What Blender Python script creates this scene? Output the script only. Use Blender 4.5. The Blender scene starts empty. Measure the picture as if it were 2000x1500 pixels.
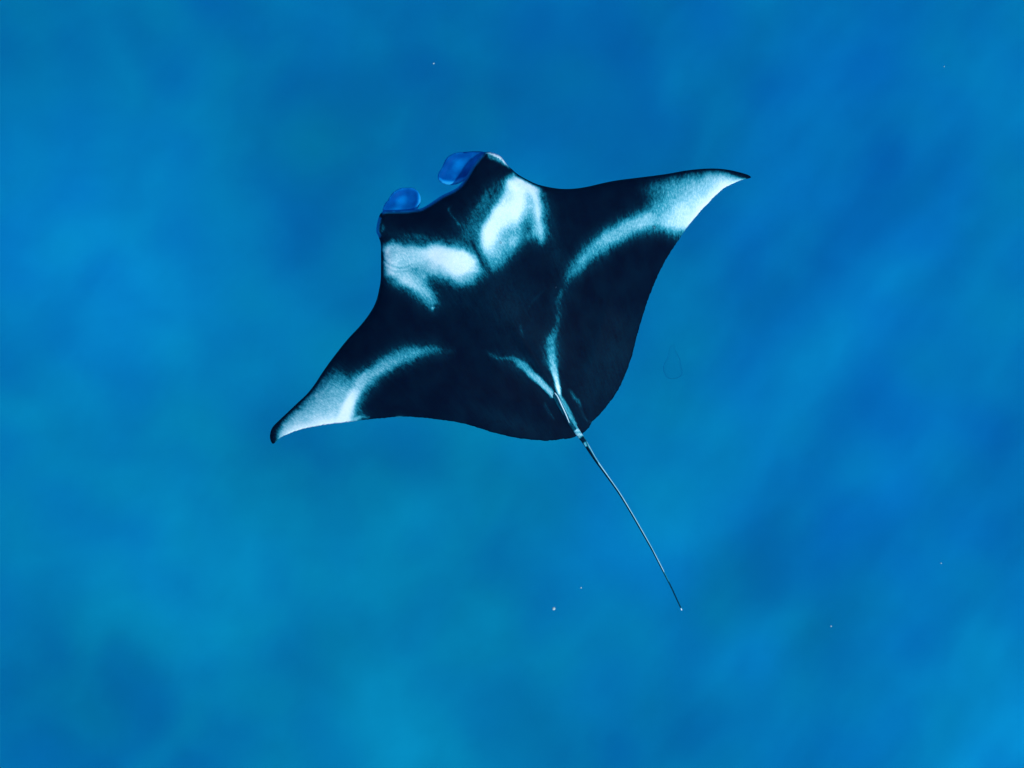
import bpy, bmesh, math, random
import numpy as np
from mathutils import Vector, noise
from mathutils.geometry import delaunay_2d_cdt

random.seed(7)
rng = np.random.default_rng(7)
scn = bpy.context.scene
COL = scn.collection

# ------------------------------------------------------------------ camera
CAM_Z = 58.0            # sea floor is z = 0, the sea surface z = 60
MANTA_Z = 51.0          # the ray glides seven metres under the camera
K = 0.0004              # metres per photo pixel and metre of distance
cam = bpy.data.cameras.new('camera')
cam.sensor_width = 36.0
cam.lens = 36.0 / (2000 * K)
cam.clip_start = 0.05
cam.clip_end = 2000
cam_o = bpy.data.objects.new('camera', cam)
cam_o.location = (0, 0, CAM_Z)
COL.objects.link(cam_o)
scn.camera = cam_o

# ------------------------------------------------------------------ light
SUN_EL, SUN_AZ = 57.0, -30.0        # azimuth counted from +X (photo right) towards +Y
d = Vector((math.cos(math.radians(SUN_EL)) * math.cos(math.radians(SUN_AZ)),
            math.cos(math.radians(SUN_EL)) * math.sin(math.radians(SUN_AZ)),
            math.sin(math.radians(SUN_EL))))
world = bpy.data.worlds.new('World')
scn.world = world
world.use_nodes = True
wn, wl = world.node_tree.nodes, world.node_tree.links
wn.clear()
sky = wn.new('ShaderNodeTexSky')
sky.sky_type = 'NISHITA'
sky.sun_disc = False
sky.sun_elevation = math.radians(SUN_EL)
sky.sun_rotation = math.radians(90.0 - SUN_AZ)
bg = wn.new('ShaderNodeBackground')
bg.inputs['Strength'].default_value = 0.12
wo = wn.new('ShaderNodeOutputWorld')
wl.new(sky.outputs[0], bg.inputs['Color'])
wl.new(bg.outputs[0], wo.inputs['Surface'])
sun = bpy.data.lights.new('sun', 'SUN')
sun.energy = 3.7
sun.angle = math.radians(0.5)
sun.color = (1.0, 0.96, 0.9)
sun_o = bpy.data.objects.new('sun', sun)
sun_o.rotation_euler = d.to_track_quat('Z', 'Y').to_euler()
sun_o.location = (30, -15, 90)
COL.objects.link(sun_o)

vs = scn.view_settings
vs.view_transform = 'Standard'
vs.look = 'None'
vs.gamma = 1.0
vs.use_curve_mapping = False
vs.exposure = 0.30
scn.cycles.use_denoising = True
scn.cycles.max_bounces = 8
scn.cycles.volume_bounces = 1


# ------------------------------------------------------------------ helpers
def world_pt(px, py, z):
    """a point of the photo (2000 x 1500 pixels) at height z"""
    dist = CAM_Z - z
    return ((px - 1000) * K * dist, (750 - py) * K * dist, z)


def tag(o, label=None, cat=None, group=None, kind=None):
    if label: o['label'] = label
    if cat: o['category'] = cat
    if group: o['group'] = group
    if kind: o['kind'] = kind
    return o


def link_mesh(name, verts, faces, mat, parent=None, smooth=True):
    me = bpy.data.meshes.new(name)
    me.from_pydata([tuple(map(float, v)) for v in verts], [], faces)
    me.update()
    if smooth:
        me.polygons.foreach_set('use_smooth', [True] * len(me.polygons))
    o = bpy.data.objects.new(name, me)
    COL.objects.link(o)
    if mat: me.materials.append(mat)
    if parent:
        o.parent = parent
        o.matrix_parent_inverse = parent.matrix_world.inverted()
    return o


def set_float(o, name, vals):
    a = o.data.attributes.new(name, 'FLOAT', 'POINT')
    a.data.foreach_set('value', np.asarray(vals, dtype=np.float32))


def set_vec(o, name, vals):
    a = o.data.attributes.new(name, 'FLOAT_VECTOR', 'POINT')
    a.data.foreach_set('vector', np.asarray(vals, dtype=np.float32).ravel())


def sstep(a, b, x):
    t = np.clip((x - a) / (b - a), 0, 1)
    return t * t * (3 - 2 * t)


def seg_dist(P, pts, closed=False):
    """distance of points to a polyline, and the parameter along it (index + fraction)"""
    pts = np.asarray(pts, float)
    n = len(pts) if closed else len(pts) - 1
    best = np.full(len(P), 1e9)
    par = np.zeros(len(P))
    for i in range(n):
        a, b = pts[i], pts[(i + 1) % len(pts)]
        ab = b - a
        L = ab @ ab
        if L < 1e-9: continue
        t = np.clip(((P - a) @ ab) / L, 0, 1)
        dd = np.hypot(P[:, 0] - a[0] - t * ab[0], P[:, 1] - a[1] - t * ab[1])
        m = dd < best
        best[m] = dd[m]
        par[m] = (i + t)[m]
    return best, par


def inside(P, pts):
    pts = np.asarray(pts, float)
    r = np.zeros(len(P), bool)
    j = len(pts) - 1
    for i in range(len(pts)):
        yi, yj, xi, xj = pts[i, 1], pts[j, 1], pts[i, 0], pts[j, 0]
        if yi != yj:
            c = ((yi > P[:, 1]) != (yj > P[:, 1])) & (P[:, 0] < (xj - xi) * (P[:, 1] - yi) / (yj - yi) + xi)
            r ^= c
        j = i
    return r


def smooth_curve(pts, step, closed=False):
    """Catmull-Rom through the points, resampled at an even step"""
    pts = np.asarray(pts, float)
    n = len(pts)
    out = []
    rngi = range(n) if closed else range(n - 1)
    for i in rngi:
        if closed:
            p0, p1, p2, p3 = pts[(i - 1) % n], pts[i], pts[(i + 1) % n], pts[(i + 2) % n]
        else:
            p0, p1, p2, p3 = pts[max(i - 1, 0)], pts[i], pts[i + 1], pts[min(i + 2, n - 1)]
        L = np.linalg.norm(p2[:2] - p1[:2])
        m = max(int(L / 1.0), 2)
        for k in range(m):
            t = k / m
            out.append(0.5 * ((2 * p1) + (-p0 + p2) * t + (2 * p0 - 5 * p1 + 4 * p2 - p3) * t * t +
                              (-p0 + 3 * p1 - 3 * p2 + p3) * t ** 3))
    if not closed: out.append(pts[-1])
    else: out.append(out[0])
    out = np.array(out)
    s = np.concatenate([[0], np.cumsum(np.linalg.norm(np.diff(out[:, :2], axis=0), axis=1))])
    m = max(int(round(s[-1] / step)), 3)
    q = np.linspace(0, s[-1], m + 1)
    res = np.stack([np.interp(q, s, out[:, c]) for c in range(out.shape[1])], 1)
    return res[:-1] if closed else res


def poly(P, pts, soft):
    dd, _ = seg_dist(P, pts, True)
    sd = np.where(inside(P, pts), dd, -dd)
    return sstep(-soft, soft, sd)


def stroke(P, pts, soft):
    """pts rows: x, y, half width, value"""
    pts = np.asarray(pts, float)
    c = smooth_curve(pts, 4.0)
    dd, par = seg_dist(P, c[:, :2])
    idx = np.arange(len(c))
    w = np.interp(par, idx, c[:, 2])
    v = np.interp(par, idx, c[:, 3])
    return v * (1 - sstep(w - soft, w + soft, dd))


def blob(P, x, y, rx, ry=None, ang=0.0):
    ry = ry or rx
    c, s = math.cos(math.radians(ang)), math.sin(math.radians(ang))
    u = ((P[:, 0] - x) * c + (P[:, 1] - y) * s) / rx
    v = (-(P[:, 0] - x) * s + (P[:, 1] - y) * c) / ry
    return np.exp(-(u * u + v * v))


def vnoise(P, scale, seed=0.0):
    return np.array([noise.noise(Vector((p[0] / scale, p[1] / scale, seed))) for p in P])


def fill(outline, step):
    """fill an outline with an even triangle lattice; returns points, triangles, boundary count"""
    lo, hi = outline.min(0), outline.max(0)
    rows = []
    y, r = lo[1], 0
    while y < hi[1]:
        xs = np.arange(lo[0] + (r % 2) * step * 0.5, hi[0], step)
        rows.append(np.stack([xs, np.full(len(xs), y)], 1))
        y += step * 0.866
        r += 1
    G = np.concatenate(rows)
    G = G[inside(G, outline)]
    dd, _ = seg_dist(G, outline, True)
    G = G[dd > step * 0.55]
    nb = len(outline)
    allp = np.concatenate([outline, G])
    edges = [(i, (i + 1) % nb) for i in range(nb)]
    vo, _, fo, *_ = delaunay_2d_cdt([Vector(p) for p in allp], edges, [list(range(nb))], 1, 1e-5)
    V = np.array([tuple(v) for v in vo])
    return V, [tuple(f) for f in fo], nb


def two_sided(V, F, edge_mask):
    """top sheet keeps the indices, bottom sheet gets copies of every inner vertex"""
    n = len(V)
    bot = np.arange(n)
    inner = np.where(~edge_mask)[0]
    bot[inner] = n + np.arange(len(inner))
    faces = []
    for a, b, c in F:
        # photo y runs down, so counter-clockwise in the photo is clockwise in the world
        u, v = V[b] - V[a], V[c] - V[a]
        if u[0] * v[1] - u[1] * v[0] > 0: a, c = c, a
        faces.append((int(a), int(b), int(c)))
        faces.append((int(bot[c]), int(bot[b]), int(bot[a])))
    return inner, faces


# ------------------------------------------------------------------ materials
def new_mat(name):
    m = bpy.data.materials.new(name)
    m.use_nodes = True
    nt = m.node_tree
    nt.nodes.clear()
    out = nt.nodes.new('ShaderNodeOutputMaterial')
    return m, nt, out


def N(nt, typ, **kw):
    n = nt.nodes.new(typ)
    for k, v in kw.items():
        if k in n.inputs: n.inputs[k].default_value = v
        else: setattr(n, k, v)
    return n


def math_node(nt, op, a, b=None, c=None, clamp=False):
    n = nt.nodes.new('ShaderNodeMath')
    n.operation = op
    n.use_clamp = clamp
    for i, v in enumerate((a, b, c)):
        if v is None: continue
        if isinstance(v, (int, float)): n.inputs[i].default_value = v
        else: nt.links.new(v, n.inputs[i])
    return n.outputs[0]


def attr(nt, name, out='Fac'):
    n = nt.nodes.new('ShaderNodeAttribute')
    n.attribute_name = name
    return n.outputs[out]


def ramp(nt, fac, stops):
    r = nt.nodes.new('ShaderNodeValToRGB')
    e = r.color_ramp.elements
    e[0].position, e[0].color = stops[0][0], (*stops[0][1], 1)
    e[1].position, e[1].color = stops[-1][0], (*stops[-1][1], 1)
    for p, c in stops[1:-1]:
        k = e.new(p)
        k.color = (*c, 1)
    nt.links.new(fac, r.inputs[0])
    return r.outputs[0]


def mix_rgb(nt, fac, a, b):
    m = nt.nodes.new('ShaderNodeMix')
    m.data_type = 'RGBA'
    for s, v in ((m.inputs[0], fac), (m.inputs[6], a), (m.inputs[7], b)):
        if isinstance(v, (int, float)): s.default_value = v
        elif isinstance(v, tuple): s.default_value = (*v, 1)
        else: nt.links.new(v, s)
    return m.outputs[2]


def scaled(nt, vec, s):
    m = nt.nodes.new('ShaderNodeMapping')
    m.inputs['Scale'].default_value = s
    nt.links.new(vec, m.inputs[0])
    return m.outputs[0]


def skin_material():
    m, nt, out = new_mat('manta_skin')
    L = nt.links
    pale = attr(nt, 'pale')
    rim = attr(nt, 'rim')
    fib = attr(nt, 'fibre', 'Vector')        # x across the muscle fibres, y along them, in hundredths
    streak = N(nt, 'ShaderNodeTexNoise', Scale=1.0, Detail=3.0, Roughness=0.6)
    L.new(scaled(nt, fib, (15.0, 2.4, 1)), streak.inputs['Vector'])
    speck = N(nt, 'ShaderNodeTexNoise', Scale=1.0, Detail=4.0, Roughness=0.75)
    L.new(scaled(nt, fib, (34.0, 15.0, 1)), speck.inputs['Vector'])
    cloud = N(nt, 'ShaderNodeTexNoise', Scale=1.0, Detail=3.0, Roughness=0.55)
    L.new(scaled(nt, fib, (3.0, 2.2, 1)), cloud.inputs['Vector'])
    # mottling is strongest where the pigment changes
    amp = math_node(nt, 'MULTIPLY', math_node(nt, 'MULTIPLY', pale, math_node(nt, 'SUBTRACT', 1.10, pale)), 3.6)
    str_amp = math_node(nt, 'SUBTRACT', 0.80, pale, clamp=True)
    a = math_node(nt, 'MULTIPLY', math_node(nt, 'MULTIPLY', math_node(nt, 'SUBTRACT', streak.outputs[0], 0.5), 1.0), str_amp)
    b = math_node(nt, 'MULTIPLY', math_node(nt, 'MULTIPLY', math_node(nt, 'SUBTRACT', speck.outputs[0], 0.5), 1.25), math_node(nt, 'SUBTRACT', 1.0, math_node(nt, 'MULTIPLY', pale, 0.72), clamp=True))
    c = math_node(nt, 'MULTIPLY', math_node(nt, 'SUBTRACT', cloud.outputs[0], 0.5), 0.25)
    s = math_node(nt, 'ADD', math_node(nt, 'ADD', a, b), c)
    p = math_node(nt, 'ADD', pale, math_node(nt, 'MULTIPLY', s, amp), clamp=True)
    # very slight tone in the black back
    dark = math_node(nt, 'MULTIPLY', math_node(nt, 'SUBTRACT', cloud.outputs[0], 0.4), 0.09)
    p = math_node(nt, 'ADD', p, dark, clamp=True)
    colr = ramp(nt, p, [(0.0, (0.0012, 0.0025, 0.0085)), (0.12, (0.0016, 0.015, 0.030)), (0.30, (0.004, 0.105, 0.150)),
                        (0.50, (0.032, 0.265, 0.335)), (0.72, (0.275, 0.495, 0.560)), (0.90, (0.700, 0.735, 0.750)),
                        (1.0, (0.900, 0.820, 0.810))])
    colr = mix_rgb(nt, rim, colr, (0.006, 0.240, 0.520))
    pb = N(nt, 'ShaderNodeBsdfPrincipled', Roughness=0.5)
    pb.inputs['Specular IOR Level'].default_value = 0.006
    L.new(colr, pb.inputs['Base Color'])
    bump = N(nt, 'ShaderNodeBump', Strength=0.25, Distance=0.004)
    L.new(math_node(nt, 'ADD', streak.outputs[0], math_node(nt, 'MULTIPLY', speck.outputs[0], 0.6)), bump.inputs['Height'])
    L.new(bump.outputs[0], pb.inputs['Normal'])
    L.new(pb.outputs[0], out.inputs['Surface'])
    return m


def fin_material():
    m, nt, out = new_mat('cephalic_fin_skin')
    L = nt.links
    pale = attr(nt, 'pale')
    co = N(nt, 'ShaderNodeTexCoord')
    ns = N(nt, 'ShaderNodeTexNoise', Scale=14.0, Detail=3.0, Roughness=0.55)
    L.new(co.outputs['Object'], ns.inputs['Vector'])
    p = math_node(nt, 'ADD', pale, math_node(nt, 'MULTIPLY', math_node(nt, 'SUBTRACT', ns.outputs[0], 0.5), 0.6), clamp=True)
    colr = ramp(nt, p, [(0.0, (0.000, 0.055, 0.270)), (0.35, (0.000, 0.105, 0.420)), (0.7, (0.001, 0.280, 0.740)),
                        (1.0, (0.030, 0.480, 0.900))])
    pb = N(nt, 'ShaderNodeBsdfPrincipled', Roughness=0.5)
    pb.inputs['Specular IOR Level'].default_value = 0.02
    L.new(colr, pb.inputs['Base Color'])
    tr = N(nt, 'ShaderNodeBsdfTranslucent')
    L.new(colr, tr.inputs['Color'])
    mx = N(nt, 'ShaderNodeMixShader', Fac=0.35)
    L.new(pb.outputs[0], mx.inputs[1])
    L.new(tr.outputs[0], mx.inputs[2])
    L.new(mx.outputs[0], out.inputs['Surface'])
    return m


def simple_mat(name, col, rough=0.5, spec=0.3):
    m, nt, out = new_mat(name)
    co = N(nt, 'ShaderNodeTexCoord')
    ns = N(nt, 'ShaderNodeTexNoise', Scale=60.0, Detail=2.0)
    nt.links.new(co.outputs['Object'], ns.inputs['Vector'])
    c2 = tuple(0.75 * v for v in col)
    pb = N(nt, 'ShaderNodeBsdfPrincipled', Roughness=rough)
    pb.inputs['Specular IOR Level'].default_value = spec
    nt.links.new(mix_rgb(nt, ns.outputs[0], col, c2), pb.inputs['Base Color'])
    nt.links.new(pb.outputs[0], out.inputs['Surface'])
    return m


def floor_material():
    m, nt, out = new_mat('sea_floor_mottle')
    L = nt.links
    co = N(nt, 'ShaderNodeTexCoord')
    a = attr(nt, 'swell_light')
    g = attr(nt, 'water_tint')
    n1 = N(nt, 'ShaderNodeTexNoise', Scale=0.16, Detail=4.0, Roughness=0.5)
    L.new(co.outputs['Object'], n1.inputs['Vector'])
    n2 = N(nt, 'ShaderNodeTexNoise', Scale=0.55, Detail=3.0, Roughness=0.55)
    L.new(co.outputs['Object'], n2.inputs['Vector'])
    v = math_node(nt, 'ADD', a, math_node(nt, 'MULTIPLY', math_node(nt, 'SUBTRACT', n1.outputs[0], 0.5), 0.22))
    v = math_node(nt, 'ADD', v, math_node(nt, 'MULTIPLY', math_node(nt, 'SUBTRACT', n2.outputs[0], 0.5), 0.06), clamp=True)
    c1 = ramp(nt, v, [(0.0, (0.03, 0.125, 0.19)), (0.35, (0.02, 0.23, 0.315)), (0.6, (0.03, 0.35, 0.43)),
                      (0.8, (0.05, 0.50, 0.55)), (1.0, (0.08, 0.72, 0.70))])
    c2 = ramp(nt, v, [(0.0, (0.03, 0.15, 0.135)), (0.35, (0.02, 0.285, 0.235)), (0.6, (0.03, 0.425, 0.335)),
                      (0.8, (0.05, 0.57, 0.44)), (1.0, (0.08, 0.76, 0.60))])
    colr = mix_rgb(nt, g, c1, c2)
    pb = N(nt, 'ShaderNodeBsdfDiffuse')
    L.new(colr, pb.inputs['Color'])
    L.new(pb.outputs[0], out.inputs['Surface'])
    return m


def water_material():
    m, nt, out = new_mat('sea_water')
    ab = N(nt, 'ShaderNodeVolumeAbsorption', Density=ABS_D)
    ab.inputs['Color'].default_value = (*ABS_C, 1)
    sc = N(nt, 'ShaderNodeVolumeScatter', Density=SCAT_D, Anisotropy=0.3)
    sc.inputs['Color'].default_value = (*SCAT_C, 1)
    ad = N(nt, 'ShaderNodeAddShader')
    nt.links.new(ab.outputs[0], ad.inputs[0])
    nt.links.new(sc.outputs[0], ad.inputs[1])
    nt.links.new(ad.outputs[0], out.inputs['Volume'])
    return m


# absorption per metre is ABS_D * (1 - colour)
ABS_D, ABS_C = 0.04, (0.30, 0.80, 0.965)
SCAT_D, SCAT_C = 0.0025, (0.02, 0.45, 1.0)

# ------------------------------------------------------------------ the setting
ax = np.concatenate([np.linspace(-420, -34, 34)[:-1], np.arange(-34, 34.01, 0.4), np.linspace(34, 420, 34)[1:]])
GX, GY = np.meshgrid(ax, ax)
P3 = np.stack([GX.ravel(), GY.ravel()], 1)
FP = np.stack([1000 + P3[:, 0] / (K * CAM_Z), 750 - P3[:, 1] / (K * CAM_Z)], 1)   # where a spot of floor lies in the photo's measure
swell_light = np.full(len(FP), 0.485)  # light and dark of the swell, painted into the floor colour
for (x, y, rx, ry, an, v) in [
        (120, 440, 330, 200, 25, .13), (60, 620, 200, 130, 0, .05), (330, 620, 180, 240, 20, .08), (340, 1110, 280, 190, 10, .22), (760, 1400, 160, 130, -40, .17),
        (800, 1010, 160, 50, -30, .06), (600, 1150, 120, 110, 0, .05), (1460, 1285, 100, 62, -50, .16), (1870, 1050, 150, 60, -55, .16),
        (1725, 955, 75, 60, 0, .07), (1240, 1060, 150, 120, -40, .14), (1900, 1490, 130, 70, -50, .22), (2010, 1440, 60, 120, 0, .20), (1700, 560, 260, 60, -55, .06),
        (1640, 700, 180, 50, -50, .06), (1810, 640, 260, 70, -60, .06), (1500, 900, 170, 50, -55, .05), (1900, 150, 160, 70, -40, .06), (1560, 90, 80, 60, 0, .05), (230, 150, 90, 130, 0, .04),
        (1750, 1420, 170, 90, -45, .10), (1120, 1390, 150, 60, -40, .07),
        (1000, 90, 500, 190, 0, -.13), (90, 60, 300, 130, 0, -.09), (640, 240, 130, 130, 40, -.11), (1000, 250, 300, 120, 0, -.09),
        (1490, 1100, 75, 120, 20, -.17), (1310, 1430, 150, 100, -30, -.19), (1060, 1440, 110, 110, 0, -.13), (110, 1360, 190, 140, 20, -.15),
        (300, 1370, 150, 80, 60, -.10), (1340, 450, 140, 150, 0, -.10), (1700, 330, 200, 120, -50, -.08), (1480, 200, 130, 160, 0, -.06), (830, 900, 220, 70, 10, -.09), (560, 930, 160, 120, 30, -.08),
        (620, 1270, 110, 70, -40, -.10), (1680, 1110, 70, 150, 35, -.08), (1600, 1290, 60, 120, 35, -.08), (1310, 790, 60, 110, 0, -.07), (1950, 850, 60, 170, 30, -.05), (640, 480, 110, 260, -40, -.08)]:
    swell_light += 1.2 * v * blob(FP, x, y, rx, ry, an)
water_tint = 0.58 + 0.0 * swell_light  # blue to teal tint of the water, painted into the floor colour
for (x, y, rx, ry, an, v) in [
        (400, 1100, 420, 380, 0, .35), (600, 330, 300, 200, 0, .02), (1050, 920, 260, 160, 0, .25), (900, 1300, 300, 220, 0, .30), (1300, 700, 120, 260, 0, .15),
        (1640, 250, 450, 330, 0, -.45), (100, 500, 240, 240, 0, -.30), (1750, 900, 330, 400, 0, -.35), (1250, 1050, 160, 140, 0, -.20), (700, 1350, 60, 60, 0, .1),
        (1400, 1150, 60, 90, 0, .3), (1600, 1250, 70, 100, 20, .35), (1000, 40, 500, 120, 0, -.12), (850, 220, 260, 160, 0, -.12)]:
    water_tint += v * blob(FP, x, y, rx, ry, an)
far = (np.abs(P3[:, 0]) < 60) & (np.abs(P3[:, 1]) < 60)
nz1 = np.zeros(len(P3)); nz2 = np.zeros(len(P3)); nz3 = np.zeros(len(P3))
rot = np.stack([(P3[:, 0] * .6 + P3[:, 1] * .8) / 2.6, (P3[:, 0] * .8 - P3[:, 1] * .6)], 1)   # long streaks of swell light
nz1 = vnoise(rot, 3.6, 3.3)
nz2 = vnoise(P3, 9.0, 8.1)
nz3 = vnoise(P3, 3.0, 5.7)
right = sstep(900, 1500, FP[:, 0])
warp = np.stack([vnoise(P3, 4.0, 21.0), vnoise(P3, 4.0, 27.0)], 1)
P3w = P3 + 1.6 * warp * (1 - .75 * right)[:, None]
f1 = vnoise(P3w, 2.6, 31.0); f2 = vnoise(P3w, 1.25, 37.0)
ro2 = np.stack([(P3w[:, 0] * .6 + P3w[:, 1] * .8) / 3.4, (P3w[:, 0] * .8 - P3w[:, 1] * .6)], 1)
st1 = vnoise(ro2, 1.7, 41.0); st2 = vnoise(ro2, 0.8, 47.0)
terr = lambda x: x + 0.10 * np.sin(x * 2 * np.pi / 0.28)          # slightly firmer edges in the painted light and dark
swell_light += nz1 * (0.07 + 0.06 * right) + nz2 * 0.08 + nz3 * 0.05
swell_light += 0.105 * terr(f1) * (1 - .5 * right) + 0.030 * f2 + right * (0.08 * terr(st1) + 0.045 * st2)
water_tint += nz3 * 0.28 + nz2 * 0.18 + 0.25 * f1
water_tint += 0.06 * sstep(560, 200, FP[:, 1])
swell_light = 0.49 + 0.88 * (swell_light - 0.49)
Z = 0.4 * nz2 + 0.15 * nz1
n = len(ax)
fl = [(j * n + i, j * n + i + 1, (j + 1) * n + i + 1, (j + 1) * n + i) for j in range(n - 1) for i in range(n - 1)]
floor = link_mesh('sea_floor', np.stack([P3[:, 0], P3[:, 1], Z], 1), fl, floor_material())
set_float(floor, 'swell_light', np.clip(swell_light, 0, 1))
set_float(floor, 'water_tint', np.clip(water_tint, 0, 1))
tag(floor, 'sea floor deep under the blue water, the light and dark of the swell painted on it', kind='structure')

W = 410
wv = [(x, y, z) for z in (-3, 60) for y in (-W, W) for x in (-W, W)]
wf = [(0, 2, 3, 1), (4, 5, 7, 6), (0, 1, 5, 4), (2, 6, 7, 3), (0, 4, 6, 2), (1, 3, 7, 5)]
water = link_mesh('water', wv, wf, water_material(), smooth=False)
tag(water, 'clear deep blue sea water filling the whole picture', kind='structure')

# ------------------------------------------------------------------ the manta ray
SKIN = skin_material()
FIN = fin_material()
FRONT = [(748, 413), (757, 411), (796, 410.5), (822, 407), (841, 396.5), (863, 382), (886, 371), (899, 361), (911, 344), (922, 325), (934, 309), (945, 298.5)]
LEAD_R = [(950, 296.5), (958, 297), (976, 304), (990, 321), (1000, 330.5), (1011, 340), (1030, 351), (1050, 360), (1075, 366), (1100, 369), (1125, 368), (1150, 364), (1180, 357),
          (1210, 351.5), (1250, 346.5), (1300, 340), (1340, 333), (1375, 329.5), (1405, 329.5), (1430, 333), (1450, 338), (1462, 342), (1467, 346)]
TRAIL_R = [(1463, 348.5), (1450, 351), (1435, 357), (1420, 364), (1408, 372), (1395, 384), (1385, 395), (1372, 408), (1360, 422), (1350, 434), (1340, 446.5), (1333, 457),
           (1325, 469), (1316, 483), (1305, 500), (1295, 518), (1285, 538), (1275, 561), (1266, 585), (1257, 612), (1247, 645), (1240, 672), (1232, 702), (1222, 730),
           (1212, 753), (1202, 770), (1192, 784), (1181, 798), (1169.5, 811.5), (1157, 823.5), (1151, 834), (1140, 845), (1128, 850.5), (1119, 855), (1109, 857), (1095, 857.5),
           (1085, 859.5), (1069, 861), (1050, 860), (1007, 855), (964, 845), (923, 832), (894, 825), (860, 820), (826, 816), (788, 814), (756, 816), (713, 820), (677, 824.5),
           (638, 829), (607, 834), (585, 839.5), (564, 847), (548, 854.5), (540, 862)]
LEAD_L = [(533, 867), (528, 859), (527.5, 848), (532, 835), (543, 823), (560, 807), (581, 787), (600, 769), (615, 750), (632, 724), (653.5, 694.5), (679, 662.5), (705, 634.5),
          (724, 609), (735, 587), (741, 562), (743.5, 545), (744, 520), (744, 495), (743.5, 476), (739.5, 463), (735, 452), (736, 440), (739, 427), (742.5, 418)]
outline = smooth_curve(FRONT + LEAD_R + TRAIL_R + LEAD_L, 3.0, True)
LEAD_Rc, LEAD_Lc, TRAILc = (np.array(smooth_curve(p, 4.0)) for p in (LEAD_R[5:], LEAD_L[:-6], [LEAD_R[-1]] + TRAIL_R + [LEAD_L[0]]))
FRONTc = np.array(smooth_curve(LEAD_L[-6:] + FRONT + LEAD_R[:6], 4.0))
# the hind margin is finely ragged
td, tp = seg_dist(outline, TRAILc)
jag = np.array([noise.noise(Vector((i * 0.9, 2.2, 0))) + 0.6 * noise.noise(Vector((i * 0.23, 7.2, 0))) for i in range(len(outline))])
nrm = np.roll(outline, -1, 0) - np.roll(outline, 1, 0)
nrm = np.stack([nrm[:, 1], -nrm[:, 0]], 1) / (np.linalg.norm(nrm, axis=1, keepdims=True) + 1e-9)
outline = outline + nrm * (jag * 1.1 * (td < 1.0) * sstep(0, 60, np.minimum(np.hypot(*(outline - [1467, 346]).T), np.hypot(*(outline - [533, 867]).T))))[:, None]

V, F, nb = fill(outline, 3.2)
d_out, _ = seg_dist(V, outline, True)
edge = d_out < 0.05
d_lead = np.minimum(seg_dist(V, LEAD_Rc)[0], seg_dist(V, LEAD_Lc)[0])
d_front = seg_dist(V, FRONTc)[0]
d_trail = seg_dist(V, TRAILc)[0]

AXIS = np.array([0.545, 0.838]); CROSS = np.array([0.838, -0.545])


def mid_z(P):
    """height of the middle sheet of disc and wings, metres from the body centre"""
    rel = P - np.array([960, 570])
    s = rel @ CROSS
    a = np.abs(s)
    z = -0.34 * (np.clip(a - 60, 0, None) / 460) ** 2 + 0.05 * np.exp(-((a - 190) / 90) ** 2)
    dl = np.minimum(seg_dist(P, LEAD_Rc)[0], seg_dist(P, LEAD_Lc)[0])
    z -= 0.07 * np.exp(-dl / 38) * sstep(90, 230, a)
    t = rel @ AXIS
    z -= 0.03 * sstep(120, 300, t)
    z -= 0.05 * sstep(-150, -260, t)
    return z


def half_thick(P, dl, df, dt, do):
    rel = P - np.array([960, 570])
    s, t = rel @ CROSS, rel @ AXIS
    core = np.exp(-(s / 105) ** 2 - (np.clip(t + 40, 0, None) / 190) ** 2 - (np.clip(-t - 40, 0, None) / 260) ** 2)
    rnd = lambda x: np.sqrt(np.clip(1 - (1 - np.clip(x, 0, 1)) ** 2, 0, 1))
    h = 0.030 * rnd(dl / 26) * np.clip(dt / 70, 0.06, 1) * rnd(df / 16)
    h = h + 0.155 * core * rnd(do / 70)
    # spine ridge running into the tail, and shallow furrows beside it
    ridge = np.exp(-(s / 11) ** 2) * sstep(40, 150, t) * rnd(do / 12)
    h = h + 0.012 * ridge
    h = h + 0.004 * vnoise(P, 45, 1.0) * rnd(do / 30)
    return np.where(do < 0.05, 0.0, np.maximum(h, 0.0012))


zm = mid_z(V)
ht = half_thick(V, d_lead, d_front, d_trail, d_out)
ztop = MANTA_Z + zm + ht
zbot = MANTA_Z + zm - ht * 0.9
inner, faces = two_sided(V, F, edge)
top = np.stack(world_pt(V[:, 0], V[:, 1], ztop), 1)
bot = top[inner].copy(); bot[:, 2] = zbot[inner]

# ---- pigment of the back, wing tip shading painted in: 0 black, 1 white
P = V
nz = vnoise(P, 26, 4.0); nzs = vnoise(P, 9, 6.0)
Pw = P + np.stack([nz * 5 + nzs * 1.5, vnoise(P, 24, 9.0) * 5 + vnoise(P, 9, 12.0) * 1.5], 1)
pale = np.zeros(len(P))
# right shoulder patch
m = poly(Pw, [(986, 351), (996, 343), (1012, 336), (1032, 346), (1052, 362), (1056, 380), (1059, 410), (1063, 440), (1064, 466), (1056, 476), (1044, 462), (1022, 468), (1006, 488),
              (980, 518), (958, 528), (948, 512), (938, 486), (936, 466), (944, 436), (958, 412), (980, 372)], 12)
v = 0.68 + .30 * blob(P, 950, 458, 20, 44, 20) + .28 * blob(P, 1013, 395, 15, 50, 8) + .36 * blob(P, 1012, 350, 30, 18) + .22 * blob(P, 1042, 368, 12, 16) + .28 * blob(P, 975, 425, 22, 40, 30) \
    + .32 * blob(P, 1051, 405, 9, 45, -5) - .22 * blob(P, 995, 455, 20, 14, -40) - .50 * blob(P, 1027, 446, 15, 24, 10) - .10 * blob(P, 1036, 390, 7, 22, -20) - .28 * blob(P, 975, 515, 40, 20, -30)
pale = np.maximum(pale, m * np.clip(v, 0, .93))
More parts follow.
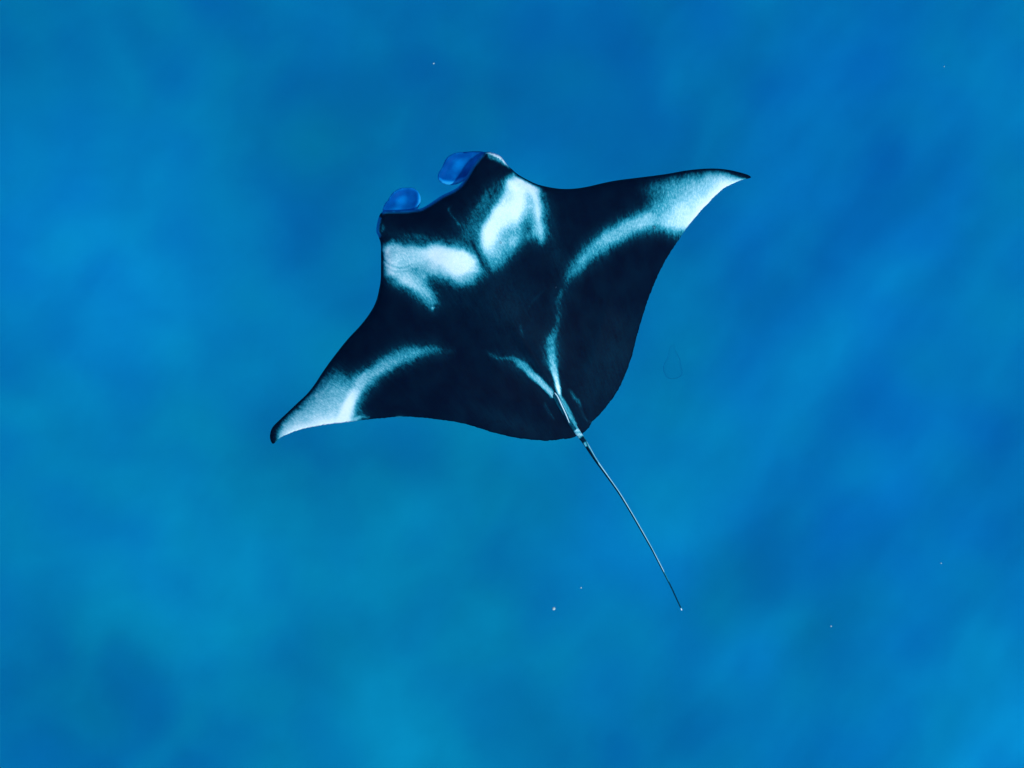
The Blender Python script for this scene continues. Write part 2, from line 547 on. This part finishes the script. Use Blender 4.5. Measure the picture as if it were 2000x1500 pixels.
# left shoulder patch
m = poly(Pw, [(770, 472), (760, 477), (749.5, 482), (746.5, 492), (746.5, 515), (749.5, 533), (755.5, 543.5), (772, 550), (790, 560), (811, 574), (829, 588), (845, 603), (852, 593),
              (850, 572), (843, 556), (840, 546), (856, 544), (874, 551), (905, 558), (928, 551), (943, 530), (934, 505), (917, 490), (887, 479), (857, 474), (835, 477), (805, 482), (784, 476)], 12)
v = 0.70 + .34 * blob(P, 872, 500, 46, 20, 6) + .32 * blob(P, 895, 528, 20, 14, 20) + .18 * blob(P, 915, 510, 24, 22) + .30 * blob(P, 754, 488, 8, 22, 15) + .25 * blob(P, 760, 530, 12, 16) \
    + .12 * blob(P, 800, 555, 30, 12, 35) - .24 * blob(P, 815, 528, 26, 10, 20) - .50 * blob(P, 852, 552, 22, 14) - .22 * blob(P, 925, 545, 30, 14, 10) - .12 * blob(P, 838, 585, 14, 14)
# fine ripple rings on the left shoulder
rr = np.hypot(P[:, 0] - 783, (P[:, 1] - 486) * 1.05)
arc = (P[:, 1] > 500) | (P[:, 0] < 760)
for R in (35, 43):
    v += .13 * np.exp(-((rr - R) / 2.3) ** 2) * arc * sstep(815, 795, P[:, 0]) - .14 * np.exp(-((rr - R - 4.0) / 2.3) ** 2) * arc * sstep(815, 795, P[:, 0])
r2 = np.hypot((P[:, 0] - 770), (P[:, 1] - 505) * 1.15)
v += .14 * np.exp(-((r2 - 9) / 1.5) ** 2) + .1 * np.exp(-((r2 - 4) / 1.5) ** 2)
pale = np.maximum(pale, m * np.clip(v, 0, .93))
pale = np.maximum(pale, .9 * blob(P, 845, 601.5, 3.2))
# grey haze between the patches, thin wisps on the nape
pale = np.maximum(pale, .24 * blob(P, 922, 448, 22, 48, 22))
pale = np.maximum(pale, .30 * blob(P, 945, 395, 12, 40, 32))
pale = np.maximum(pale, .20 * blob(P, 830, 464, 60, 8, 6))
pale = np.maximum(pale, stroke(Pw, [(883, 402, 1, .1), (876, 411, 2, .22), (884, 426, 2, .2), (897, 439, 3.5, .26)], 2.5))
LINE = 1 - .65 * stroke(P, [(922, 474, 3, .6), (936, 500, 3, 1), (946, 522, 2.5, 1), (951, 530, 2, .4)], 3)
# right wing: band from the back and the pale tip
band = stroke(Pw, [(1106, 568, 3, .14), (1110, 546, 7, .30), (1127, 520, 11, .42), (1146, 501, 14, .52), (1172, 477, 16, .56), (1205, 456, 16, .60), (1240, 437, 17, .66), (1272, 430, 18, .68)], 13)
tip = poly(Pw, [(1240, 424), (1256, 412), (1268, 398), (1268, 388), (1256, 377), (1238, 367), (1262, 355), (1293, 349), (1337, 343), (1381, 335), (1403, 333), (1425, 338), (1443, 344), (1470, 349), (1472, 362),
                (1420, 400), (1352, 450), (1324, 456), (1300, 450), (1260, 452)], 14)
tip *= sstep(1205, 1330, P[:, 0] + (P[:, 1] - 400) * 0.35)
tv = 0.58 + .40 * np.exp(-d_trail / 22) + .12 * blob(P, 1310, 420, 50, 25, -20) - .26 * np.exp(-d_lead / 20) + .12 * sstep(1350, 1440, P[:, 0])  # shade painted in where the front curves away from the light
R_side = P[:, 0] > 1090
pale = np.maximum(pale, np.where(R_side, np.maximum(band, tip * np.clip(tv, 0, 1)), 0))
# left wing
band = stroke(Pw, [(886, 683, 3, .10), (852, 684, 6, .30), (822, 686, 9, .48), (788, 696, 12, .55), (756, 713, 13, .58), (726, 731, 14, .62), (704, 749, 16, .72)], 12)
tip = poly(Pw, [(700, 744), (686, 738), (672, 724), (662, 709), (649, 713), (636, 730), (614, 758), (591, 784), (564, 810), (550, 823), (546, 836), (541, 851), (540, 866),
                (600, 850), (690, 832), (694, 800), (703, 775), (722, 752)], 13)
tip *= sstep(690, 775, P[:, 1] + (665 - P[:, 0]) * 0.35)
tv = 0.64 + .40 * np.exp(-d_trail / 20) - .26 * np.exp(-d_lead / 20) + .5 * stroke(P, [(712, 744, 9, .7), (698, 764, 10, 1), (684, 794, 11, 1), (674, 822, 11, 1)], 9)  # the same painted shade along the front of the left tip
pale = np.maximum(pale, np.where(~R_side, np.maximum(band, tip * np.clip(tv, 0, 1)), 0))
pale = np.maximum(pale, stroke(Pw, [(684, 822, 5, .75), (704, 816, 4, .6), (724, 815, 2, .25)], 3))
pale = np.maximum(pale, stroke(P, [(775, 815, 1.5, .8), (786, 815, 1.5, .8)], 1.5))
# dark lead margins and dark wing tips
pale *= np.where(R_side, sstep(0.5, 8, d_lead), sstep(0.5, 8, d_lead))
pale *= 1 - poly(P, [(1408, 330), (1440, 332), (1470, 342), (1470, 350), (1456, 349.5), (1444, 346), (1428, 340)], 3)
pale *= 1 - poly(P, [(520, 868), (520, 840), (543, 818), (551, 822), (545, 836), (539, 852), (537, 864), (536, 872)], 3)
# the V of pale streaks that meets at the root of the tail
pale = np.maximum(pale, stroke(Pw, [(950, 688, 3, .06), (966, 695.5, 5, .26), (980, 699, 4.5, .20), (996, 702, 6, .34), (1012, 709, 7.5, .45), (1030, 722, 7.5, .55), (1048, 739, 6.5, .62)], 5))
pale = np.maximum(pale, stroke(P, [(1046, 737, 7, .6), (1064, 754.5, 6, .66), (1076, 767, 5, .72), (1079, 774, 3, .72)], 2.5))
pale = np.maximum(pale, stroke(.5 * (P + Pw), [(1103, 562, 5, .10), (1092, 582, 6, .20), (1091, 606, 6, .15), (1089, 630, 6, .21), (1083, 648, 7, .30), (1077, 664, 8, .46), (1076, 682, 8.5, .54), (1078, 701, 8, .60), (1082, 721, 6.5, .66)], 5.5))
pale = np.maximum(pale, stroke(P, [(1081, 718, 7, .66), (1087, 742, 5, .75), (1090, 757, 4.5, .95), (1093, 769, 3, .95)], 2.5))
pale = np.maximum(pale, stroke(P, [(1093, 772, 2.5, .6), (1107, 795, 2.8, .55), (1116, 813, 3, .55), (1124, 829, 2.5, .6)], 2))
# faint marks on the hind back and by the pelvic fins
pale = np.maximum(pale, stroke(Pw, [(1018, 628, 2, .07), (1018, 644, 2.5, .14), (1019, 658, 2, .10)], 2))
pale = np.maximum(pale, stroke(Pw, [(1068, 563, 1.5, .05), (1048, 582, 1.5, .09), (1036, 596, 1.5, .09), (1024, 616, 1.5, .05)], 1.6))
pale = np.maximum(pale, stroke(P, [(1112, 762, 3, .12), (1121, 775, 4, .22), (1132, 789, 3, .20), (1136, 800, 1.5, .1), (1141, 814, 1.3, .16), (1152, 825, 1.3, .2)], 2))
pale = np.maximum(pale, stroke(P, [(1064, 788, 2.5, .10), (1071, 803, 2, .16), (1082, 819, 1.3, .16)], 2))
# pale outer faces of the head corners
pale = np.maximum(pale, stroke(P, [(950, 298, 2.5, .7), (964, 301, 4, 1.0), (978, 307.5, 4, 1.1), (988, 319, 3, 1.0), (996, 328, 1.5, .5)], 2.5))
pale = np.maximum(pale, stroke(P, [(957, 305, 5, .32), (972, 309, 6, .4), (984, 318, 4, .35)], 4))
pale = np.maximum(pale, .28 * blob(P, 747, 446, 4, 8))
pale = np.maximum(pale, .05 * blob(P, 1185, 720, 50, 120, 20))
pale = np.maximum(pale, .045 * blob(P, 985, 590, 60, 90, -30))
pale = np.maximum(pale, .07 * blob(P, 1082, 470, 14, 80, -5))
pale = np.maximum(pale, .04 * blob(P, 1010, 830, 90, 20, 15))
pale = np.maximum(pale, .04 * blob(P, 900, 590, 60, 26, 10))
rim = .95 * np.maximum((1 - sstep(1.8, 6.5, seg_dist(V, FRONT)[0])), 0)
rim = np.maximum(rim, 1 - sstep(2.5, 6.5, seg_dist(V, [(739, 427), (736, 440), (735, 452), (738, 460)])[0]))
rim *= 1 - sstep(938, 952, P[:, 0])

ang = np.arctan2(P[:, 0] - 1372, 1327 - P[:, 1]) * 900.0
rad = np.hypot(P[:, 0] - 1372, 1327 - P[:, 1])
fib = np.stack([ang / 100, rad / 100, np.zeros(len(P))], 1)

# feather the edges of the patches: blend with a blurred copy over the skin
ed = np.array([(f[k], f[(k + 1) % 3]) for f in F for k in range(3)])
cnt = np.bincount(ed.ravel(), minlength=len(V)).astype(float)
soft = pale.copy()
for _ in range(34):
    acc = np.bincount(ed[:, 0], soft[ed[:, 1]], len(V)) + np.bincount(ed[:, 1], soft[ed[:, 0]], len(V))
    soft = 0.4 * soft + 0.6 * acc / np.maximum(cnt, 1)
keep = 1 - .75 * sstep(700, 730, P[:, 1]) * sstep(1000, 1030, P[:, 0])
soft *= sstep(0, 10, d_lead) * (1 - sstep(0, 40, 40 - d_front) * .9)
fr = keep * sstep(2, 14, d_lead) * (1 - blob(P, 975, 308, 32)) * sstep(-6, 44, d_front)
pale = np.maximum(pale * (1 - .25 * fr) + .25 * fr * soft, .78 * soft * fr) * LINE

manta = bpy.data.objects.new('manta_ray', None)
manta.empty_display_size = 0.3
manta.location = world_pt(960, 570, MANTA_Z)
COL.objects.link(manta)
bpy.context.view_layer.update()
tag(manta, 'black manta ray with white shoulder patches and white wing tips gliding in blue water', 'manta ray')
body = link_mesh('body', np.concatenate([top, bot]), faces, SKIN, manta)
cat = np.concatenate
belly = np.clip(sstep(10, 60, d_out[inner]) * 0.95, 0, 1)
set_float(body, 'pale', cat([np.clip(pale, 0, 1), belly]))
set_float(body, 'rim', cat([np.clip(rim, 0, 1), rim[inner] * 0]))
set_vec(body, 'fibre', cat([fib, fib[inner] + 3]))


def z_back(px, py):
    """top of the skin at a photo point"""
    i = np.argmin((V[:, 0] - px) ** 2 + (V[:, 1] - py) ** 2)
    return float(ztop[i])


# ---- the two cephalic fins, thin paddles that hang forward and down from the head corners
def cephalic(pts, base, pale_fn, label):
    o2 = smooth_curve(pts, 2.2, True)
    v2, f2, _ = fill(o2, 2.6)
    do, _ = seg_dist(v2, o2, True)
    db, _ = seg_dist(v2, base)
    e2 = do < 0.05
    drop = 0.015 + 0.03 * sstep(0, 26, db) + 0.05 * (db / 70)
    cup = 0.012 * sstep(14, 0, do) - 0.012 * blob(v2, *o2.mean(0), 24)
    zc = MANTA_Z + float(mid_z(np.array([base[1]]))[0]) - drop + cup * sstep(2, 18, db)
    th = 0.007 * np.sqrt(np.clip(do / 5, 0, 1))
    tp = np.stack(world_pt(v2[:, 0], v2[:, 1], zc + th), 1)
    inn, fc = two_sided(v2, f2, e2)
    bt = tp[inn].copy(); bt[:, 2] -= 2 * th[inn]
    o = link_mesh('cephalic_fin', cat([tp, bt]), fc, FIN, manta)
    pl = np.clip(pale_fn(v2, do, db), 0, 1)
    set_float(o, 'pale', cat([pl, pl[inn]]))
    if label: o['label'] = label
    return o


cephalic([(958, 305), (946, 297), (928, 295.5), (910, 296.5), (896, 297.5), (884, 300.5), (873, 308), (867, 318), (863, 328), (857, 337), (855, 346), (859, 354.5), (869, 360), (881, 361.5), (894, 359),
          (906, 353), (913, 348), (920, 345), (926, 338), (936, 322), (948, 318)],
         [(955, 302), (936, 322), (918, 345)],
         lambda v, do, db: .36 + .65 * np.exp(-do / 1.8) * (v[:, 0] < 905) + .55 * poly(v, [(856, 347), (870, 353), (886, 354), (912, 344), (906, 356), (890, 362), (868, 362)], 3.0)  # shading and the lit lower rim are painted into the fin tone
         + .22 * blob(v, 905, 320, 18, 14) + .38 * blob(v, 933, 311, 9, 14, 30) - .24 * blob(v, 872, 322, 12, 10, -50) - .20 * blob(v, 902, 303, 22, 6, -5), 'larger of the two blue head fins')
cephalic([(748, 424), (747, 414), (749, 404), (753, 396), (757.5, 391), (762, 383), (770, 374), (781, 368), (796, 366.5), (809, 368), (818, 376), (822, 387), (820.5, 398), (815, 409), (812, 418), (790, 422)],
         [(748, 416), (780, 416), (812, 414)],
         lambda v, do, db: .36 + .65 * np.exp(-do / 1.8) + .45 * stroke(v, [(818, 380, 2, .6), (819, 394, 3, 1), (813, 409, 3, 1)], 2.5)
         + .30 * blob(v, 783, 398, 12, 16) + .15 * blob(v, 780, 410, 30, 5) - .22 * blob(v, 778, 380, 18, 7, -30) - .20 * blob(v, 797, 375, 5, 8), 'smaller blue head fin on the left')  # shading patches painted into this fin too

# ---- tail: a long thin whip
tail_pts = [(1080, 766, 2.0), (1085, 774, 6.0), (1094, 788, 7.2), (1108, 812, 6.6), (1121, 833, 6.2), (1130, 847, 5.6), (1139, 859, 5.0), (1148, 873.5, 4.2), (1163.5, 898.5, 3.0), (1184.5, 928, 2.4), (1206.5, 959, 2.1),
            (1227, 992, 2.0), (1252, 1035, 1.9), (1275, 1076, 1.8), (1297, 1119, 1.6), (1311, 1147, 1.4), (1322.5, 1172, 1.3), (1330, 1188, 1.2), (1331.5, 1192, 0.9)]
tc = smooth_curve(tail_pts, 3.0)
mz = mid_z(tc[:, :2])
i_end = int(np.argmin(np.abs(tc[:, 1] - 835)))
ztail = np.where(np.arange(len(tc)) <= i_end, mz, mz[i_end])
ztail = MANTA_Z + ztail + 0.012
for i in range(len(tc)):
    if tc[i, 1] < 850: ztail[i] = max(ztail[i], z_back(tc[i, 0], tc[i, 1]) - (0.25 * tc[i, 2] * K * 7 if i > 3 else tc[i, 2] * K * 8))
ztail[i_end:] = ztail[i_end]
for _ in range(25): ztail[2:-1] = 0.25 * ztail[1:-2] + 0.5 * ztail[2:-1] + 0.25 * ztail[3:]
ztail = ztail + 0.10 * sstep(840, 1190, tc[:, 1])
tv_, tf_, tpale, tfib = [], [], [], []
NS = 12
for i, (x, y, r) in enumerate(tc):
    c = Vector(world_pt(x, y, ztail[i]))
    a_, b_ = tc[max(i - 1, 0)], tc[min(i + 1, len(tc) - 1)]
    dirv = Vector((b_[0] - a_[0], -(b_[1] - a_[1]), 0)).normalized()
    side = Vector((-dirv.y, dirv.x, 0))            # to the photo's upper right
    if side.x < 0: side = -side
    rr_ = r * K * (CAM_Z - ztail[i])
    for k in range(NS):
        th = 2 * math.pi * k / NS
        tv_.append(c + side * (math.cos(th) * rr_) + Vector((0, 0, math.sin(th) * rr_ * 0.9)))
        cs = math.cos(th)  # tone goes by side: the lit right side of the tail is painted paler
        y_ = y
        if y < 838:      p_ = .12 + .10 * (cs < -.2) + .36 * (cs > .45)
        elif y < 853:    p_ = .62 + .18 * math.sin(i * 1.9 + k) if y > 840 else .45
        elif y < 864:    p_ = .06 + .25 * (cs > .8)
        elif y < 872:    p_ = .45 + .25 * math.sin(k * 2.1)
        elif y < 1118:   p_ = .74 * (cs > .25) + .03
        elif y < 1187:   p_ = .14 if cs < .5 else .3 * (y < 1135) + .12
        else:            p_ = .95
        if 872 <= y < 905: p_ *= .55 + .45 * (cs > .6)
        tpale.append(p_); tfib.append((k * .05, y / 100, 0))
for i in range(len(tc) - 1):
    for k in range(NS):
        a0, a1 = i * NS + k, i * NS + (k + 1) % NS
        tf_.append((a0, a1, a1 + NS, a0 + NS))
tf_.append(tuple(range(NS - 1, -1, -1)))
tf_.append(tuple(range((len(tc) - 1) * NS, len(tc) * NS)))
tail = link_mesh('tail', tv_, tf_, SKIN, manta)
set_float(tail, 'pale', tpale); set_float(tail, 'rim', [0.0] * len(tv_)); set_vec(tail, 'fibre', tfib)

# ---- small dorsal fin lying along the root of the tail
df = smooth_curve([(1083, 767, 1.0, 0.004), (1089, 775, 1.6, .012), (1097, 792, 1.7, .022), (1105, 809, 1.5, .024), (1110, 821, 1.1, .016), (1112, 826, .5, .006)], 3.0)
dv, dfc, dp = [], [], []
for i, (x, y, w, h) in enumerate(df):
    j = int(np.argmin(np.abs(tc[:, 1] - y)))
    zb = max(ztail[j] + tc[j, 2] * K * 7 * 0.8, z_back(x, y)) + 0.002
    lean = 1.5 * h / 0.024
    for (ox, oz, p_) in ((-w - 1.2, 0, .2), (-w * .6 - lean * .2, h * .7, .5), (0, h, .86), (w * .6, h * .7, .9), (w + .8, 0, .35)):
        dv.append(world_pt(x + ox * .84, y - ox * .54, zb + oz)); dp.append(p_)
for i in range(len(df) - 1):
    for k in range(5):
        a0, a1 = i * 5 + k, i * 5 + (k + 1) % 5
        dfc.append((a0, a0 + 5, a1 + 5, a1))
dfc.append((0, 1, 2, 3, 4)); e0 = (len(df) - 1) * 5; dfc.append((e0 + 4, e0 + 3, e0 + 2, e0 + 1, e0))
dors = link_mesh('dorsal_fin', dv, dfc, SKIN, manta)
set_float(dors, 'pale', dp); set_float(dors, 'rim', [0.0] * len(dv)); set_vec(dors, 'fibre', [(0.1 * i, 0.1 * i, 0) for i in range(len(dv))])


# ---- eyes on the outer sides of the head corners
def ball(name, c, r, mat, parent=None, squash=1.0, seg=14, rough=0.0, seed=0):
    bm = bmesh.new()
    bmesh.ops.create_uvsphere(bm, u_segments=seg, v_segments=max(seg // 2, 5), radius=1.0)
    for v in bm.verts:
        k = 1 + rough * noise.noise(v.co * 1.7 + Vector((seed, seed * 2.3, 0)))
        v.co = Vector((v.co.x * k, v.co.y * k, v.co.z * k * squash)) * r
    me = bpy.data.meshes.new(name)
    bm.to_mesh(me); bm.free()
    me.polygons.foreach_set('use_smooth', [True] * len(me.polygons))
    me.materials.append(mat)
    o = bpy.data.objects.new(name, me)
    o.location = c
    COL.objects.link(o)
    if parent:
        o.parent = parent
        o.matrix_parent_inverse = parent.matrix_world.inverted()
    return o


EYE = simple_mat('manta_eye', (0.006, 0.008, 0.012), 0.15, 0.5)
for (x, y) in ((749, 470), (996, 336)):
    ball('eye', world_pt(x, y, MANTA_Z + float(mid_z(np.array([[x, y]]))[0]) - 0.012), 0.016, EYE, manta)

# ------------------------------------------------------------------ small things adrift in the water
PLK = simple_mat('plankton_white', (0.50, 0.56, 0.56), 0.7, 0.1)
specks = [
    (1082, 1189, 3.0, 52.0, 'largest white plankton speck, below the manta and left of its tail tip'),
    (1135, 1148, 1.5, 51.4, 'tiny white plankton speck just up and right of the largest speck'),
    (1623, 1223, 1.5, 52.4, 'tiny white plankton speck on its own far to the right of the tail tip'),
    (1838, 1100, 1.4, 50.6, 'faint plankton speck near the right edge of the picture'),
    (847, 124, 1.9, 49.8, 'pale blue plankton speck above the head fins near the top edge'),
    (1844, 130, 1.1, 50.0, 'faint plankton speck in the top right corner'),
]
for i, (x, y, r, z, lab) in enumerate(specks):
    o = ball('plankton', world_pt(x, y, z), r * K * (CAM_Z - z), PLK, None, 0.8, 10, 0.5, 3.1 * i)
    o.rotation_euler = (0.3 * i, 0.2, 0.9 * i)
    tag(o, lab, 'plankton', 'plankton specks drifting in the water')


def bubble_material():
    m, nt, out = new_mat('air_bubble')
    lw = N(nt, 'ShaderNodeFresnel', IOR=1.33)
    t = N(nt, 'ShaderNodeBsdfTransparent')
    g = N(nt, 'ShaderNodeBsdfGlossy', Roughness=0.12)
    mx = N(nt, 'ShaderNodeMixShader')
    f = math_node(nt, 'ADD', math_node(nt, 'MULTIPLY', lw.outputs[0], 0.9), 0.12, clamp=True)
    nt.links.new(f, mx.inputs[0])
    nt.links.new(t.outputs[0], mx.inputs[1])
    nt.links.new(g.outputs[0], mx.inputs[2])
    nt.links.new(mx.outputs[0], out.inputs['Surface'])
    return m


BUB = bubble_material()
for (x, y, r, lab) in [(1278, 444, 3.2, 'small air bubble on the white band of the right wing'),
                       (1086, 561, 1.6, 'tiny air bubble on the black middle of the back'),
                       (978, 474, 2.0, 'tiny air bubble on the right white shoulder patch')]:
    rr_ = r * K * 7
    tag(ball('air_bubble', world_pt(x, y, z_back(x, y) + rr_ * 0.7), rr_, BUB, None, 0.9, 12), lab, 'bubble', 'air bubbles on the back of the manta')


def jelly_material():
    m, nt, out = new_mat('jelly_membrane')
    lw = N(nt, 'ShaderNodeLayerWeight', Blend=0.35)
    t = N(nt, 'ShaderNodeBsdfTransparent')
    t.inputs['Color'].default_value = (0.97, 0.985, 0.99, 1)
    df_ = N(nt, 'ShaderNodeBsdfDiffuse', Color=(0.004, 0.10, 0.26, 1))
    mx = N(nt, 'ShaderNodeMixShader')
    nt.links.new(math_node(nt, 'MULTIPLY', math_node(nt, 'POWER', lw.outputs['Facing'], 2.6), 0.62), mx.inputs[0])
    nt.links.new(t.outputs[0], mx.inputs[1])
    nt.links.new(df_.outputs[0], mx.inputs[2])
    nt.links.new(mx.outputs[0], out.inputs['Surface'])
    return m


# a see-through jelly: a bell that narrows to its top, lying on its side in the photo
jz = 50.2
prof = [(672, .6), (677, 4), (684, 6.5), (692, 8.5), (700, 12), (708, 15.5), (717, 17.5), (725, 18), (731, 16.5), (736, 13.5), (739, 8), (740, 3)]
prof = smooth_curve([(1, *p) for p in prof], 1.0) if False else prof
jv, jf = [], []
NSJ = 20
for (y, r) in prof:
    cx = 1314 + 1.5 * math.sin(y * .2)
    c = Vector(world_pt(cx, y, jz))
    rr_ = r * K * (CAM_Z - jz)
    for k in range(NSJ):
        th = 2 * math.pi * k / NSJ
        w_ = 1 + .05 * math.sin(th * 4)
        jv.append(c + Vector((math.cos(th) * rr_ * w_, 0, math.sin(th) * rr_ * w_ * .8)))
for i in range(len(prof) - 1):
    for k in range(NSJ):
        a0, a1 = i * NSJ + k, i * NSJ + (k + 1) % NSJ
        jf.append((a0, a1, a1 + NSJ, a0 + NSJ))
jf.append(tuple(range(NSJ - 1, -1, -1)))
jf.append(tuple(range((len(prof) - 1) * NSJ, len(prof) * NSJ)))
jelly = link_mesh('jelly', jv, jf, jelly_material())
tag(jelly, 'faint see-through pear-shaped jelly drifting right of the manta', 'jelly')
